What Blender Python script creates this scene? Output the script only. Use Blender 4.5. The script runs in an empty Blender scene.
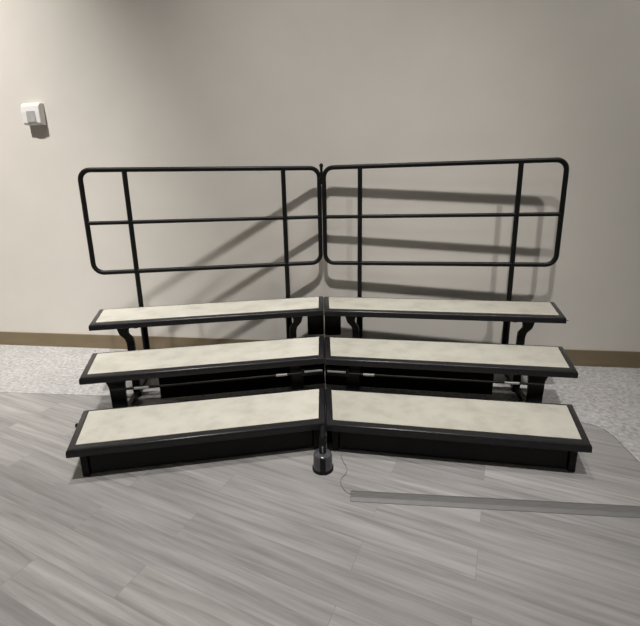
import bpy, bmesh, math, random
from mathutils import Vector, Matrix
random.seed(4)
scene = bpy.context.scene
COL = scene.collection
PI = math.pi

# ------------------------------------------------------------------ materials
def new_mat(name, rough=.5, metal=0.0, col=(.5, .5, .5), spec=.5):
    m = bpy.data.materials.new(name); m.use_nodes = True
    b = m.node_tree.nodes['Principled BSDF']
    b.inputs['Base Color'].default_value = (*col, 1)
    b.inputs['Roughness'].default_value = rough
    b.inputs['Metallic'].default_value = metal
    b.inputs['Specular IOR Level'].default_value = spec
    return m, m.node_tree.nodes, m.node_tree.links, b

def ramp(N, pts):
    r = N.new('ShaderNodeValToRGB'); e = r.color_ramp.elements
    while len(e) < len(pts): e.new(.5)
    for k, (p, c) in zip(e, pts): k.position = p; k.color = (*c, 1)
    return r

def coords(N, L, scale=(1, 1, 1), rot=(0, 0, 0), out='Object'):
    t = N.new('ShaderNodeTexCoord'); mp = N.new('ShaderNodeMapping')
    L.new(t.outputs[out], mp.inputs[0])
    mp.inputs['Scale'].default_value = scale; mp.inputs['Rotation'].default_value = rot
    return mp

def noise(N, L, vec, scale, detail=4, rough=.55):
    n = N.new('ShaderNodeTexNoise'); L.new(vec.outputs[0], n.inputs['Vector'])
    n.inputs['Scale'].default_value = scale; n.inputs['Detail'].default_value = detail
    n.inputs['Roughness'].default_value = rough
    return n

def bump(N, L, src, b, strength=.2, dist=.002):
    bp = N.new('ShaderNodeBump'); bp.inputs['Strength'].default_value = strength
    bp.inputs['Distance'].default_value = dist
    L.new(src, bp.inputs['Height']); L.new(bp.outputs[0], b.inputs['Normal'])

def mottled(name, pts, scale, rough, detail=4, bs=.2, bd=.002, mscale=(1, 1, 1), spec=.5, metal=0):
    m, N, L, b = new_mat(name, rough, metal, spec=spec)
    mp = coords(N, L, mscale); n = noise(N, L, mp, scale, detail)
    r = ramp(N, pts); L.new(n.outputs['Fac'], r.inputs[0]); L.new(r.outputs[0], b.inputs['Base Color'])
    if bs: bump(N, L, n.outputs['Fac'], b, bs, bd)
    return m

M = {}
M['wall'] = mottled('wall_paint', [(.3, (.56, .534, .494)), (.7, (.585, .558, .516))], 3.0, .75, 6, .05, .001, spec=.25)
M['hall'] = mottled('low_bounce_wall', [(.3, (.10, .095, .09)), (.7, (.12, .115, .11))], 3.0, .85, 4, .05, .001, spec=.2)  # unseen front wall, made dark to cut bounced light
M['ceiling'] = mottled('ceiling_paint', [(.3, (.3, .29, .28)), (.7, (.34, .33, .32))], 3.0, .9, 4, .05, .001, spec=.2)
M['base'] = mottled('vinyl_baseboard', [(.3, (.155, .118, .072)), (.7, (.185, .145, .092))], 2.0, .5, 5, .05, .001, (1, 8, 8), spec=.35)
M['black'] = mottled('black_powder_coat', [(.3, (.006, .006, .0065)), (.7, (.010, .010, .0105))], 60, .42, 3, .06, .0005, spec=.16)
M['trim'] = mottled('black_edge_trim', [(.3, (.010, .0095, .0105)), (.7, (.015, .0145, .0155))], 40, .30, 3, .08, .0006, spec=.3)
M['deck'] = mottled('black_deck_board', [(.3, (.008, .008, .008)), (.7, (.014, .013, .012))], 20, .7, 3, .1, .001)
M['steel_glint'] = mottled('bright_steel_and_glint', [(.3, (.24, .24, .24)), (.7, (.31, .31, .305))], 30, .45, 2, 0, metal=.3)  # steel fittings, and the highlight strip on the foot stem
M['rubber'] = mottled('grey_rubber', [(.3, (.040, .040, .045)), (.7, (.062, .062, .070))], 25, .2, 3, .05, .001)
M['white'] = mottled('white_plastic', [(.3, (.66, .65, .64)), (.7, (.70, .69, .68))], 10, .35, 2, 0)
M['greyplastic'] = mottled('grey_plastic', [(.3, (.30, .29, .29)), (.7, (.36, .35, .35))], 10, .4, 2, 0)
M['cover'] = mottled('grey_cord_cover', [(.3, (.090, .088, .087)), (.7, (.112, .110, .108))], 14, .55, 4, .1, .001, (1, 6, 1))
M['cord'] = mottled('thin_grey_cord', [(.3, (.16, .15, .145)), (.7, (.2, .19, .18))], 20, .5, 2, 0)

# cream tread covering: soft blotches plus a fine weave (the right-hand section gets a darker copy)
def tread_mat(name, k):
    m, N, L, b = new_mat(name, .85, spec=.2)
    mp = coords(N, L); n1 = noise(N, L, mp, 7, 6, .6); n2 = noise(N, L, mp, 260, 2)
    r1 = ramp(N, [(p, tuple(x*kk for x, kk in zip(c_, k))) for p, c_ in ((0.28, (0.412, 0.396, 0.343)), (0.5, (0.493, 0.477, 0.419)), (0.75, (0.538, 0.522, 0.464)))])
    L.new(n1.outputs['Fac'], r1.inputs[0])
    mx = N.new('ShaderNodeMix'); mx.data_type = 'RGBA'; mx.blend_type = 'MULTIPLY'; mx.inputs[0].default_value = .35
    r2 = ramp(N, [(.3, (.78, .78, .78)), (.65, (1, 1, 1))]); L.new(n2.outputs['Fac'], r2.inputs[0])
    L.new(r1.outputs[0], mx.inputs[6]); L.new(r2.outputs[0], mx.inputs[7]); L.new(mx.outputs[2], b.inputs['Base Color'])
    bump(N, L, n2.outputs['Fac'], b, .3, .002); return m
M['tread'] = tread_mat('cream_tread_carpet', (1, 1, 1))
M['tread2'] = tread_mat('darker_cream_tread_carpet', (.77, .77, .765))

# speckled light grey carpet
m, N, L, b = new_mat('speckled_floor_carpet', .95, spec=.1)
mp = coords(N, L); n1 = noise(N, L, mp, 34, 5, .75); n2 = noise(N, L, mp, 4, 4)
r1 = ramp(N, [(0.28, (0.183, 0.180, 0.178)), (0.45, (0.318, 0.311, 0.307)), (0.6, (0.417, 0.410, 0.405)), (0.75, (0.525, 0.519, 0.511))])
L.new(n1.outputs['Fac'], r1.inputs[0])
r2 = ramp(N, [(.3, (.86, .86, .86)), (.7, (1, 1, 1))]); L.new(n2.outputs['Fac'], r2.inputs[0])
mx = N.new('ShaderNodeMix'); mx.data_type = 'RGBA'; mx.blend_type = 'MULTIPLY'; mx.inputs[0].default_value = 1
L.new(r1.outputs[0], mx.inputs[6]); L.new(r2.outputs[0], mx.inputs[7]); L.new(mx.outputs[2], b.inputs['Base Color'])
bump(N, L, n1.outputs['Fac'], b, .5, .004); M['carpet'] = m

# grey wood-look plank floor
m, N, L, b = new_mat('grey_plank_floor', .42, spec=.4)
ROT = .43
mp = coords(N, L, rot=(0, 0, ROT))
br = N.new('ShaderNodeTexBrick'); L.new(mp.outputs[0], br.inputs['Vector'])
br.offset = .37; br.inputs['Scale'].default_value = 1
br.inputs['Brick Width'].default_value = 1.22; br.inputs['Row Height'].default_value = .152
br.inputs['Mortar Size'].default_value = .0012; br.inputs['Mortar Smooth'].default_value = .3
br.inputs['Color1'].default_value = (.86, .86, .86, 1); br.inputs['Color2'].default_value = (1.1, 1.09, 1.08, 1)
br.inputs['Mortar'].default_value = (.72, .71, .70, 1)
st = N.new('ShaderNodeVectorMath'); st.operation = 'MULTIPLY'; st.inputs[1].default_value = (1.6, 34, 1)
L.new(mp.outputs[0], st.inputs[0])
# shift the grain from plank to plank
ad = N.new('ShaderNodeVectorMath'); ad.operation = 'MULTIPLY_ADD'; ad.inputs[1].default_value = (40, 40, 40)
L.new(br.outputs['Color'], ad.inputs[0]); L.new(st.outputs[0], ad.inputs[2])
g1 = N.new('ShaderNodeTexNoise'); L.new(ad.outputs[0], g1.inputs['Vector']); g1.inputs['Scale'].default_value = 1.0
g1.inputs['Detail'].default_value = 6; g1.inputs['Roughness'].default_value = .62; g1.inputs['Distortion'].default_value = .35
r1 = ramp(N, [(0.27, (0.158, 0.152, 0.149)), (0.44, (0.222, 0.215, 0.212)), (0.58, (0.270, 0.263, 0.260)), (0.76, (0.335, 0.328, 0.324))])
L.new(g1.outputs['Fac'], r1.inputs[0])
mx = N.new('ShaderNodeMix'); mx.data_type = 'RGBA'; mx.blend_type = 'MULTIPLY'; mx.inputs[0].default_value = 1
L.new(r1.outputs[0], mx.inputs[6]); L.new(br.outputs['Color'], mx.inputs[7]); L.new(mx.outputs[2], b.inputs['Base Color'])
bump(N, L, g1.outputs['Fac'], b, .08, .001); M['floor'] = m

# ------------------------------------------------------------------ mesh helpers
class MB:
    def __init__(s): s.bm = bmesh.new()
    def box(s, c, size, rot=None, bevel=0):
        t = bmesh.new(); bmesh.ops.create_cube(t, size=1)
        bmesh.ops.scale(t, vec=size, verts=t.verts)
        if bevel: bmesh.ops.bevel(t, geom=t.edges[:], offset=bevel, segments=2, affect='EDGES', profile=.5)
        if rot is not None: bmesh.ops.rotate(t, cent=(0, 0, 0), matrix=rot, verts=t.verts)
        bmesh.ops.translate(t, vec=c, verts=t.verts); s.add(t); return s
    def add(s, t):
        me = bpy.data.meshes.new('t'); t.to_mesh(me); t.free(); s.bm.from_mesh(me); bpy.data.meshes.remove(me)
    def tube(s, pts, r, seg=14, closed=False, cap=True):
        pts = [Vector(p) for p in pts]; n = len(pts); bm = s.bm; rings = []
        def tan(i):
            if closed: return (pts[(i+1) % n]-pts[i-1]).normalized()
            a = pts[max(i-1, 0)]; c = pts[min(i+1, n-1)]; return (c-a).normalized()
        t0 = tan(0); ref = Vector((0, 0, 1)) if abs(t0.z) < .9 else Vector((1, 0, 0))
        x = t0.cross(ref).normalized()
        for i in range(n):
            t = tan(i); x = (x-t*x.dot(t)).normalized(); y = t.cross(x)
            rings.append([bm.verts.new(pts[i]+r*(math.cos(2*PI*k/seg)*x+math.sin(2*PI*k/seg)*y)) for k in range(seg)])
        for i in range(n if closed else n-1):
            A, B = rings[i], rings[(i+1) % n]
            for k in range(seg):
                bm.faces.new((A[k], A[(k+1) % seg], B[(k+1) % seg], B[k]))
        if cap and not closed:
            bm.faces.new(rings[0][::-1]); bm.faces.new(rings[-1])
        return s
    def sqtube(s, pts, w, d):
        """flat bar of width w (local u) and depth d (local v) along a path in the u-z plane"""
        bm = s.bm; rings = []
        pts = [Vector(p) for p in pts]; n = len(pts)
        for i, p in enumerate(pts):
            ww = w[i] if isinstance(w, (list, tuple)) else w
            rings.append([bm.verts.new(p+Vector((a*ww/2, b_*d/2, 0))) for a, b_ in ((-1, -1), (1, -1), (1, 1), (-1, 1))])
        for A, B in zip(rings, rings[1:]):
            for k in range(4): bm.faces.new((A[k], A[(k+1) % 4], B[(k+1) % 4], B[k]))
        bm.faces.new(rings[0][::-1]); bm.faces.new(rings[-1])
        return s
    def lathe(s, c, prof, seg=28):
        bm = s.bm; rings = []
        for r, z in prof:
            rings.append([bm.verts.new((c[0]+r*math.cos(2*PI*k/seg), c[1]+r*math.sin(2*PI*k/seg), c[2]+z)) for k in range(seg)])
        for A, B in zip(rings, rings[1:]):
            for k in range(seg): bm.faces.new((A[k], A[(k+1) % seg], B[(k+1) % seg], B[k]))
        bm.faces.new(rings[0][::-1]); bm.faces.new(rings[-1])
        return s
    def build(s, name, mat, parent=None, smooth=None, bevel=0):
        bmesh.ops.recalc_face_normals(s.bm, faces=s.bm.faces[:])
        me = bpy.data.meshes.new(name); s.bm.to_mesh(me); s.bm.free()
        o = bpy.data.objects.new(name, me); COL.objects.link(o); me.materials.append(mat)
        if parent: o.parent = parent
        if smooth:
            for p in me.polygons: p.use_smooth = True
            me.set_sharp_from_angle(angle=math.radians(40))
        if bevel:
            bv = o.modifiers.new('bevel', 'BEVEL'); bv.width = bevel; bv.segments = 2; bv.limit_method = 'ANGLE'
        return o

def tag(o, label, cat, group=None):
    o['label'] = label; o['category'] = cat
    if group: o['group'] = group
    return o

# ------------------------------------------------------------------ the room (aligned with the back wall)
WA = -.1485
TD = Vector((math.cos(WA), math.sin(WA), 0)); ND = Vector((-math.sin(WA), math.cos(WA), 0))   # along / into the wall
W0 = Vector((0, 3.5122, 0))
TL, TR, NF, HC = -5.2, 5.0, -9.0, 9.6
def rp(t, n, z=0): return W0+TD*t+ND*n+Vector((0, 0, z))

def prism(pts, z0, z1, name, mat, kind='structure', bevel=0):
    mb = MB(); bm = mb.bm
    lo = [bm.verts.new((p[0], p[1], z0)) for p in pts]; hi = [bm.verts.new((p[0], p[1], z1)) for p in pts]
    n = len(pts)
    for i in range(n): bm.faces.new((lo[i], lo[(i+1) % n], hi[(i+1) % n], hi[i]))
    bm.faces.new(lo[::-1]); bm.faces.new(hi)
    o = mb.build(name, mat, bevel=bevel)
    if kind: o['kind'] = kind
    return o
def slab(t0, t1, n0, n1, z0, z1, name, mat, bevel=0):
    return prism([rp(t0, n0), rp(t1, n0), rp(t1, n1), rp(t0, n1)], z0, z1, name, mat, bevel=bevel)

slab(TL-.12, TR+.12, NF-.12, .12, -.1, 0, 'floor', M['floor'])
slab(TL-.12, TR+.12, 0, .12, 0, HC, 'wall_back', M['wall'])
slab(TL-.12, TR+.12, NF-.12, NF, 0, HC, 'wall_front', M['hall'])
slab(TL-.12, TL, NF, 0, 0, HC, 'wall_left', M['wall'])
slab(TR, TR+.12, NF, 0, 0, HC, 'wall_right', M['wall'])
slab(TL-.12, TR+.12, NF-.12, .12, HC, HC+.1, 'ceiling', M['ceiling'])
slab(TL, TR, -.012, 0, 0, .1455, 'baseboard_back', M['base'], bevel=.004)

# carpet laid round the plank area, with the plank area's rounded corner on the right
CZ = .003
edge = [(-5.0, 3.28), (-2.53, 2.905), (-1.767, 2.822), (0.0, 2.575), (1.50, 2.352), (1.60, 2.335)]
arc = [(1.667, 2.312), (1.714, 2.275), (1.741, 2.225), (1.750, 2.16), (1.735, 2.05)]
near = [(1.62, 1.2), (1.30, -1.0), (1.0, -3.2)]
fr = rp(TR, 0)
poly = [tuple(rp(TL, -.012))[:2]]
pe = rp(TL, 0)
poly += [(rp(TL, -.72)[0], rp(TL, -.72)[1])] + edge[1:] + arc + near
q = rp(TR, -7.2); poly += [(q[0], q[1])]
q = rp(TR, -.012); poly += [(q[0], q[1])]
prism(poly, 0, CZ, 'floor_carpet', M['carpet'])

# ------------------------------------------------------------------ riser sections
W_0, TAP, SP, DEP = .6709, .175, .4445, .4308
HZ = (.2026, .4074, .6099)
VR, ZB, ZM, ZT = 1.3634, .8942, 1.2801, 1.6714
TH = .046

def inset(quad, b):
    """quad: corners FL, FR, BR, BL; b: insets (front, right, back, left)"""
    out = []
    P = [Vector(q) for q in quad]
    lines = []
    for i in range(4):
        a, c = P[i], P[(i+1) % 4]; d = (c-a).normalized(); nrm = Vector((-d.y, d.x)); lines.append((a+nrm*b[i], d))
    for i in range(4):
        (p, d), (p2, d2) = lines[i-1], lines[i]
        den = d.x*d2.y-d.y*d2.x; t = ((p2.x-p.x)*d2.y-(p2.y-p.y)*d2.x)/den
        out.append(p+d*t)
    return out

def loop_path(u0, u1, z0, z1, v, r=.075, k=7):
    pts = []
    for cx, cz, a0 in ((u1-r, z1-r, 0), (u0+r, z1-r, PI/2), (u0+r, z0+r, PI), (u1-r, z0+r, 1.5*PI)):
        for i in range(k+1):
            a = a0+PI/2*i/k; pts.append((cx+r*math.cos(a), v, cz+r*math.sin(a)))
    return pts

def make_section(loc, rz, m, label):
    """m = -1: outer end at -u (left-hand section); m = +1: outer end at +u"""
    root = bpy.data.objects.new('choral_riser', None); COL.objects.link(root)
    root.location = loc; root.empty_display_size = .2
    tag(root, label, 'choral riser', 'choral riser sections')
    i_ = -m
    # --- three steps
    for k in range(3):
        v0 = k*SP; v1 = v0+DEP; z = HZ[k]
        eo = ((.011, .008, .006) if m < 0 else (.012, .022, .024))[k]
        el, er = (eo, .002) if m < 0 else (.002, eo)
        quad = [(-(W_0+el+TAP*v0), v0), (W_0+er+TAP*v0, v0), (W_0+er+TAP*v1, v1), (-(W_0+el+TAP*v1), v1)]
        bw = (.046, .040, .026, .040)
        d = MB(); bm = d.bm
        ins = inset(quad, [x-.006 for x in bw])
        lo = [bm.verts.new((p.x, p.y, z-.040)) for p in ins]; hi = [bm.verts.new((p.x, p.y, z-.006)) for p in ins]
        for i in range(4): bm.faces.new((lo[i], lo[(i+1) % 4], hi[(i+1) % 4], hi[i]))
        bm.faces.new(lo[::-1]); bm.faces.new(hi)
        step = d.build('step', M['deck'], root)
        t = MB(); bm = t.bm; rings = []
        prof = [(.14, -TH), (.0, -TH+.004), (0, -.020), (.03, -.012), (.10, -.006), (.2, -.0022), (.34, 0), (.97, 0), (1, -.002), (1, -TH)]
        prof[0] = (.08, -TH)
        for o_, zz in prof:
            rings.append([bm.verts.new((p.x, p.y, z+zz)) for p in inset(quad, [o_*x for x in bw])])
        nR = len(rings)
        for j in range(nR):
            A, B = rings[j], rings[(j+1) % nR]
            for i in range(4): bm.faces.new((A[i], A[(i+1) % 4], B[(i+1) % 4], B[i]))
        tr = t.build('edge_trim', M['trim'], step, smooth=True)
        c = MB(); bm = c.bm
        cin = inset(quad, [x+.0006 for x in bw])
        lo = [bm.verts.new((p.x, p.y, z-.006)) for p in cin]; hi = [bm.verts.new((p.x, p.y, z+.0015)) for p in cin]
        for i in range(4): bm.faces.new((lo[i], lo[(i+1) % 4], hi[(i+1) % 4], hi[i]))
        bm.faces.new(lo[::-1]); bm.faces.new(hi)
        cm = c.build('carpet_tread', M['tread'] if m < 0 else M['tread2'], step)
        cm['label'] = ('cream' if m < 0 else 'darker cream')+' carpet tread inset in the black trim'
    # --- side frames
    for s in (-1, 1):
        # front (low) leg, middle leg with flared top, rear leg bent out under the top step
        MB().sqtube([(s*.630, .078, 0), (s*.630, .078, HZ[0]-.04)], .036, .040).build('leg', M['black'], root, bevel=.004)
        MB().sqtube([(s*.572, .52, 0), (s*.572, .52, .20), (s*.572, .52, .30), (s*.576, .52, .335), (s*.585, .52, HZ[1]-.04)],
                    [.085, .085, .092, .11, .135], .036).build('leg', M['black'], root, bevel=.004)
        MB().sqtube([(s*.596, .97, .0), (s*.596, .97, .43), (s*.602, .97, .465), (s*.632, .97, .50), (s*.636, .97, .53), (s*.628, .97, HZ[2]-.04)],
                    [.05, .05, .055, .06, .07, .11], .036).build('leg', M['black'], root, bevel=.004)
        MB().box((s*.60, .74, .030), (.036, 1.20, .036), bevel=.004).build('base_rail', M['black'], root)
        for k in range(3):
            v0 = k*SP
            MB().box((s*.545, v0+.235, HZ[k]-.055), (.030, .34, .029), bevel=.004).build('support_arm', M['black'], root)
        for v in (.19, 1.28):
            zf = 0 if v < .9 else CZ
            MB().lathe((s*.60, v, zf), [(.020, 0), (.022, .003), (.020, .010), (.012, .0125)], 18).build('glide_foot', M['rubber'], root, smooth=True)
        # bright steel sleeves of the folding linkage under the middle step
        a_, b_ = (.372, .458) if s == m else (.428, .500)
        MB().tube([(s*a_, .47, .298), (s*b_, .47, .298)], .0100, 16).build('linkage_sleeve', M['steel_glint'], root, smooth=True)['label'] = 'bright steel sleeve on black cross tube'
    MB().tube([(-.60, .47, .298), (.60, .47, .298)], .0080, 14).build('cross_tube', M['black'], root, smooth=True)
    MB().box((0, .082, .082), (1.215, .028, .146), bevel=.004).build('front_rail', M['black'], root)
    MB().box((-m*.209, .842, .185), (1.218, .026, .31), bevel=.004).build('middle_panel', M['black'], root)
    MB().tube([(-.58, 1.02, .20), (.58, 1.02, .20)], .013, 14).build('cross_tube', M['black'], root, smooth=True)
    # --- joining hardware at the inner end
    MB().box((i_*.676, .458, .311), (.125, .012, .013), bevel=.004).build('latch_bar', M['steel_glint'], root)['label'] = 'bright steel latch bar at the joint'
    MB().box((i_*.668, .487, .300), (.15, .030, .06), bevel=.006).build('latch_housing', M['black'], root)
    # --- guard rail : loop, posts, middle bar
    ul, ur = (-.914, .893) if m < 0 else (-.893, .914)
    g = MB().tube(loop_path(ul, ur, ZB, ZT, VR), .0180, 14, closed=True).build('guard_rail', M['black'], root, smooth=True)
    MB().tube([(ul, VR, ZM), (ur, VR, ZM)], .0155, 14).build('middle_bar', M['black'], g, smooth=True)
    for s in (-1, 1):
        MB().tube([(s*.60, VR, CZ), (s*.60, VR, ZT)], .0185, 16).build('post', M['black'], g, smooth=True)
        MB().tube([(s*.60, VR, CZ), (s*.60, VR, .575)], .027, 18).build('post_socket', M['black'], root, smooth=True)
        MB().box((s*.60, VR-.030, HZ[2]-.030), (.060, .024, .05), bevel=.005).build('post_clamp', M['black'], root)
    # joining plate behind the inner end of the top step
    MB().box((i_*.808, 1.16, .463), (.13, .30, .195), Matrix.Rotation(-i_*math.atan(TAP), 3, 'Z'), bevel=.012).build('joining_bracket', M['black'], root)
    return root

def turn(root, rz):
    R = Matrix.Rotation(rz, 4, 'Z')
    for ch in root.children_recursive: ch.data.transform(R)

L_LOC, L_A = (-.6496, 1.9337, 0), .1645
R_LOC, R_A = (.6767, 1.9032, 0), -.1833
left = make_section(L_LOC, L_A, -1, 'left-hand section of the black three-step riser, its outer end toward the white wall box')
right = make_section(R_LOC, R_A, 1, 'right-hand section of the black three-step riser, nearly parallel to the wall')

# centre stabilising foot standing just in front of the joint (carried by the left-hand section)
inv = (Matrix.Translation(L_LOC) @ Matrix.Rotation(L_A, 4, 'Z')).inverted()
fp = inv @ Vector((-.006, 1.913, 0))
foot = MB().lathe((fp.x, fp.y, 0), [(.050, 0), (.054, .004), (.054, .014), (.052, .018), (.052, .040), (.051, .065), (.050, .085), (.047, .096), (.038, .1015), (.020, .103)], 32).build('foot_cup', M['rubber'], left, smooth=True)
foot['label'] = 'shiny grey foot cup'
MB().lathe((fp.x, fp.y, 0), [(.0560, .0), (.0575, .003), (.0575, .013), (.0555, .017)], 32).build('base_ring', M['black'], foot, smooth=True)
MB().tube([(fp.x, fp.y, .100), (fp.x, fp.y, .178), (fp.x+.002, fp.y+.012, .188)], .019, 20).build('stem', M['black'], foot, smooth=True)
q0 = Vector((fp.x, fp.y+.0, .170)); q1 = inv @ Vector((-.002, 2.03, .176))
MB().tube([q0, (q1.x, q1.y, .176)], .016, 16).build('foot_arm', M['black'], left, smooth=True)
sa, ca_ = math.sin(L_A), math.cos(L_A)
MB().box((fp.x-.051*sa, fp.y-.051*ca_, .056), (.030, .010, .088), Matrix.Rotation(-L_A, 3, 'Z'), bevel=.003).build('front_strap', M['black'], foot)
MB().box((fp.x-.0195*sa, fp.y-.0195*ca_, .128), (.007, .006, .040), bevel=.002).build('stem_glint', M['steel_glint'], foot)['label'] = 'bright strip standing in for the glint on the stem'  # pale strip puts the stem's glossy highlight into the shape
# small release knobs on the outer ends
vq = .29; uq = -(W_0+.011+TAP*vq)
MB().tube([(uq+.002, vq, HZ[0]-.022), (uq-.012, vq, HZ[0]-.022)], .012, 16).build('release_knob', M['black'], left, smooth=True)
vq = 2*SP+.03; uq = (W_0+.024+TAP*vq)
MB().tube([(uq-.002, vq, HZ[2]-.025), (uq+.016, vq, HZ[2]-.025)], .009, 16).build('release_knob', M['greyplastic'], right, smooth=True)
# clamp tying the two guard rails together at the top
inv2 = (Matrix.Translation(R_LOC) @ Matrix.Rotation(R_A, 4, 'Z')).inverted()
cw = Vector((.0285, 3.411, ZT-.02)); cl = inv2 @ cw
cp = MB().box((cl.x, cl.y-.006, ZT-.105), (.060, .012, .05), bevel=.004).build('rail_clamp', M['black'], right)
MB().tube([(cl.x, cl.y-.006, ZT-.085), (cl.x, cl.y-.006, ZT+.010)], .0110, 14).build('clamp_pin', M['black'], cp, smooth=True)
MB().lathe((cl.x, cl.y-.006, ZT+.0), [(.011, 0), (.013, .005), (.017, .014), (.016, .024), (.010, .032), (.003, .034)], 20).build('clamp_knob', M['black'], cp, smooth=True)

bpy.context.view_layer.update()
turn(left, L_A); turn(right, R_A)

# ------------------------------------------------------------------ cord cover and cord on the floor
ca, cb = Vector((.128, 1.702, 0)), Vector((2.05, 1.497, 0))
cdir = (cb-ca).normalized(); cn = Vector((-cdir.y, cdir.x, 0)); ln = (cb-ca).length
mb = MB(); bm = mb.bm
prof = [(-.039, 0), (-.037, .003), (-.018, .011), (.018, .011), (.037, .003), (.039, 0)]
rings = []
for t in (0, ln):
    rings.append([bm.verts.new(ca+cdir*t+cn*w+Vector((0, 0, z))) for w, z in prof])
for k in range(5): bm.faces.new((rings[0][k], rings[0][k+1], rings[1][k+1], rings[1][k]))
bm.faces.new((rings[0][5], rings[0][0], rings[1][0], rings[1][5]))
bm.faces.new(rings[0][::-1]); bm.faces.new(rings[1])
o = mb.build('cord_cover', M['cover'], bevel=.0015)
tag(o, 'long flat dark grey cord cover strip on the plank floor in front of the risers', 'cord cover')
ctl = [(.145, 1.705), (.105, 1.735), (.085, 1.79), (.09, 1.83), (.117, 1.87), (.122, 1.92), (.105, 1.975), (.10, 2.03)]
pts = []
for i in range(len(ctl)-1):
    p0, p1, p2, p3 = [Vector(ctl[min(max(j, 0), len(ctl)-1)]) for j in (i-1, i, i+1, i+2)]
    for k in range(8):
        t = k/8
        q = .5*((2*p1)+(p2-p0)*t+(2*p0-5*p1+4*p2-p3)*t*t+(3*p1-p0-3*p2+p3)*t**3)
        pts.append((q.x, q.y, .0028))
pts[0] = (pts[0][0], pts[0][1], .0125); pts[1] = (pts[1][0], pts[1][1], .0125); pts[2] = (pts[2][0], pts[2][1], .0125)
o = MB().tube(pts, .0025, 8).build('cord', M['cord'], smooth=True)
tag(o, 'thin wavy grey cord running from the cord cover to under the riser joint', 'cord')

# ------------------------------------------------------------------ white wall box
wr = rp(0, 0); base_t = -2.537
bx = bpy.data.objects.new('wall_box', None); COL.objects.link(bx)
bx.location = rp(base_t, 0, 2.118); bx.rotation_euler = (0, 0, WA); bx.empty_display_size = .1
tag(bx, 'small white box with a grey front panel mounted high on the wall, far left', 'wall box')
mb = MB(); bm = mb.bm
w = .088; prof = [(0, 0), (-.058, 0), (-.066, .01), (-.070, .10), (-.066, .150), (-.050, .174), (-.02, .184), (0, .184)]
A = [bm.verts.new((-w, y, z)) for y, z in prof]; B = [bm.verts.new((w, y, z)) for y, z in prof]
n = len(prof)
for i in range(n): bm.faces.new((A[i], A[(i+1) % n], B[(i+1) % n], B[i]))
bm.faces.new(A[::-1]); bm.faces.new(B)
mb.build('housing', M['white'], bx, bevel=.006)
MB().box((.006, -.0695, .062), (.085, .008, .095), Matrix.Rotation(-.04, 3, 'X'), bevel=.003).build('front_panel', M['greyplastic'], bx)['label'] = 'grey front panel'

# ------------------------------------------------------------------ lights
def aim(o, target):
    d = Vector(target)-Vector(o.location); o.rotation_euler = d.to_track_quat('-Z', 'Y').to_euler()
def spot(name, loc, target, power, ang, blend, soft, col):
    l = bpy.data.lights.new(name, 'SPOT'); l.energy = power; l.spot_size = math.radians(ang); l.spot_blend = blend
    l.shadow_soft_size = soft; l.color = col
    o = bpy.data.objects.new(name, l); COL.objects.link(o); o.location = loc; aim(o, target); return o
def area(name, loc, target, power, sx, sy, col):
    l = bpy.data.lights.new(name, 'AREA'); l.shape = 'RECTANGLE'; l.size = sx; l.size_y = sy; l.energy = power; l.color = col
    o = bpy.data.objects.new(name, l); COL.objects.link(o); o.location = loc; aim(o, target); return o
# a row of ceiling downlights running parallel to the back wall
spot('ceiling_downlight', (-.05, -.72, 9.3), (-.35, 3.1, -.4), 3000, 39, 1.0, .16, (1, .968, .925))
spot('ceiling_downlight', (3.3, -1.22, 9.3), (2.9, 3.1, .8), 1750, 42, 1.0, .20, (1, .968, .925))
spot('ceiling_downlight', (-3.6, -.20, 9.3), (-4.0, 4.0, .8), 6300, 42, 1.0, .20, (1, .965, .91))
spot('ceiling_downlight', (-.5, 1.75, 9.3), (-.35, 1.9, 0), 1500, 29, .9, .25, (1, .97, .93))
area('ambient_fill', (-1.6, -4.5, 9.5), (-1.6, -4.5, 0), 75, 2.4, 2.4, (1, .97, .93))  # unseen fill lamp, added to lift the ambient light
w = bpy.data.worlds.new('world'); scene.world = w; w.use_nodes = True
w.node_tree.nodes['Background'].inputs[0].default_value = (.02, .02, .02, 1)

# ------------------------------------------------------------------ camera
F, PITCH, ROLL, H = 402.6133, .2333, .0204, 1.4351
c, s = math.cos(PITCH), math.sin(PITCH); cr, sr = math.cos(ROLL), math.sin(ROLL)
fw = Vector((0, c, -s)); up = Vector((0, s, c)); ri = Vector((1, 0, 0))
Rv = cr*ri-sr*up; Uv = sr*ri+cr*up
cam = bpy.data.cameras.new('camera'); co = bpy.data.objects.new('camera', cam); COL.objects.link(co)
mt = Matrix.Identity(4)
for i in range(3): mt[i][0] = Rv[i]; mt[i][1] = Uv[i]; mt[i][2] = -fw[i]
mt[2][3] = H
co.matrix_world = mt
cam.sensor_width = 36; cam.sensor_fit = 'HORIZONTAL'; cam.lens = F/640*36
cam.shift_x = -.5/640; cam.shift_y = -19.5/640
scene.camera = co
vs = scene.view_settings
scene.display_settings.display_device = 'sRGB'
vs.view_transform = 'Standard'; vs.look = 'None'; vs.gamma = 1; vs.use_curve_mapping = False; vs.exposure = 0.05
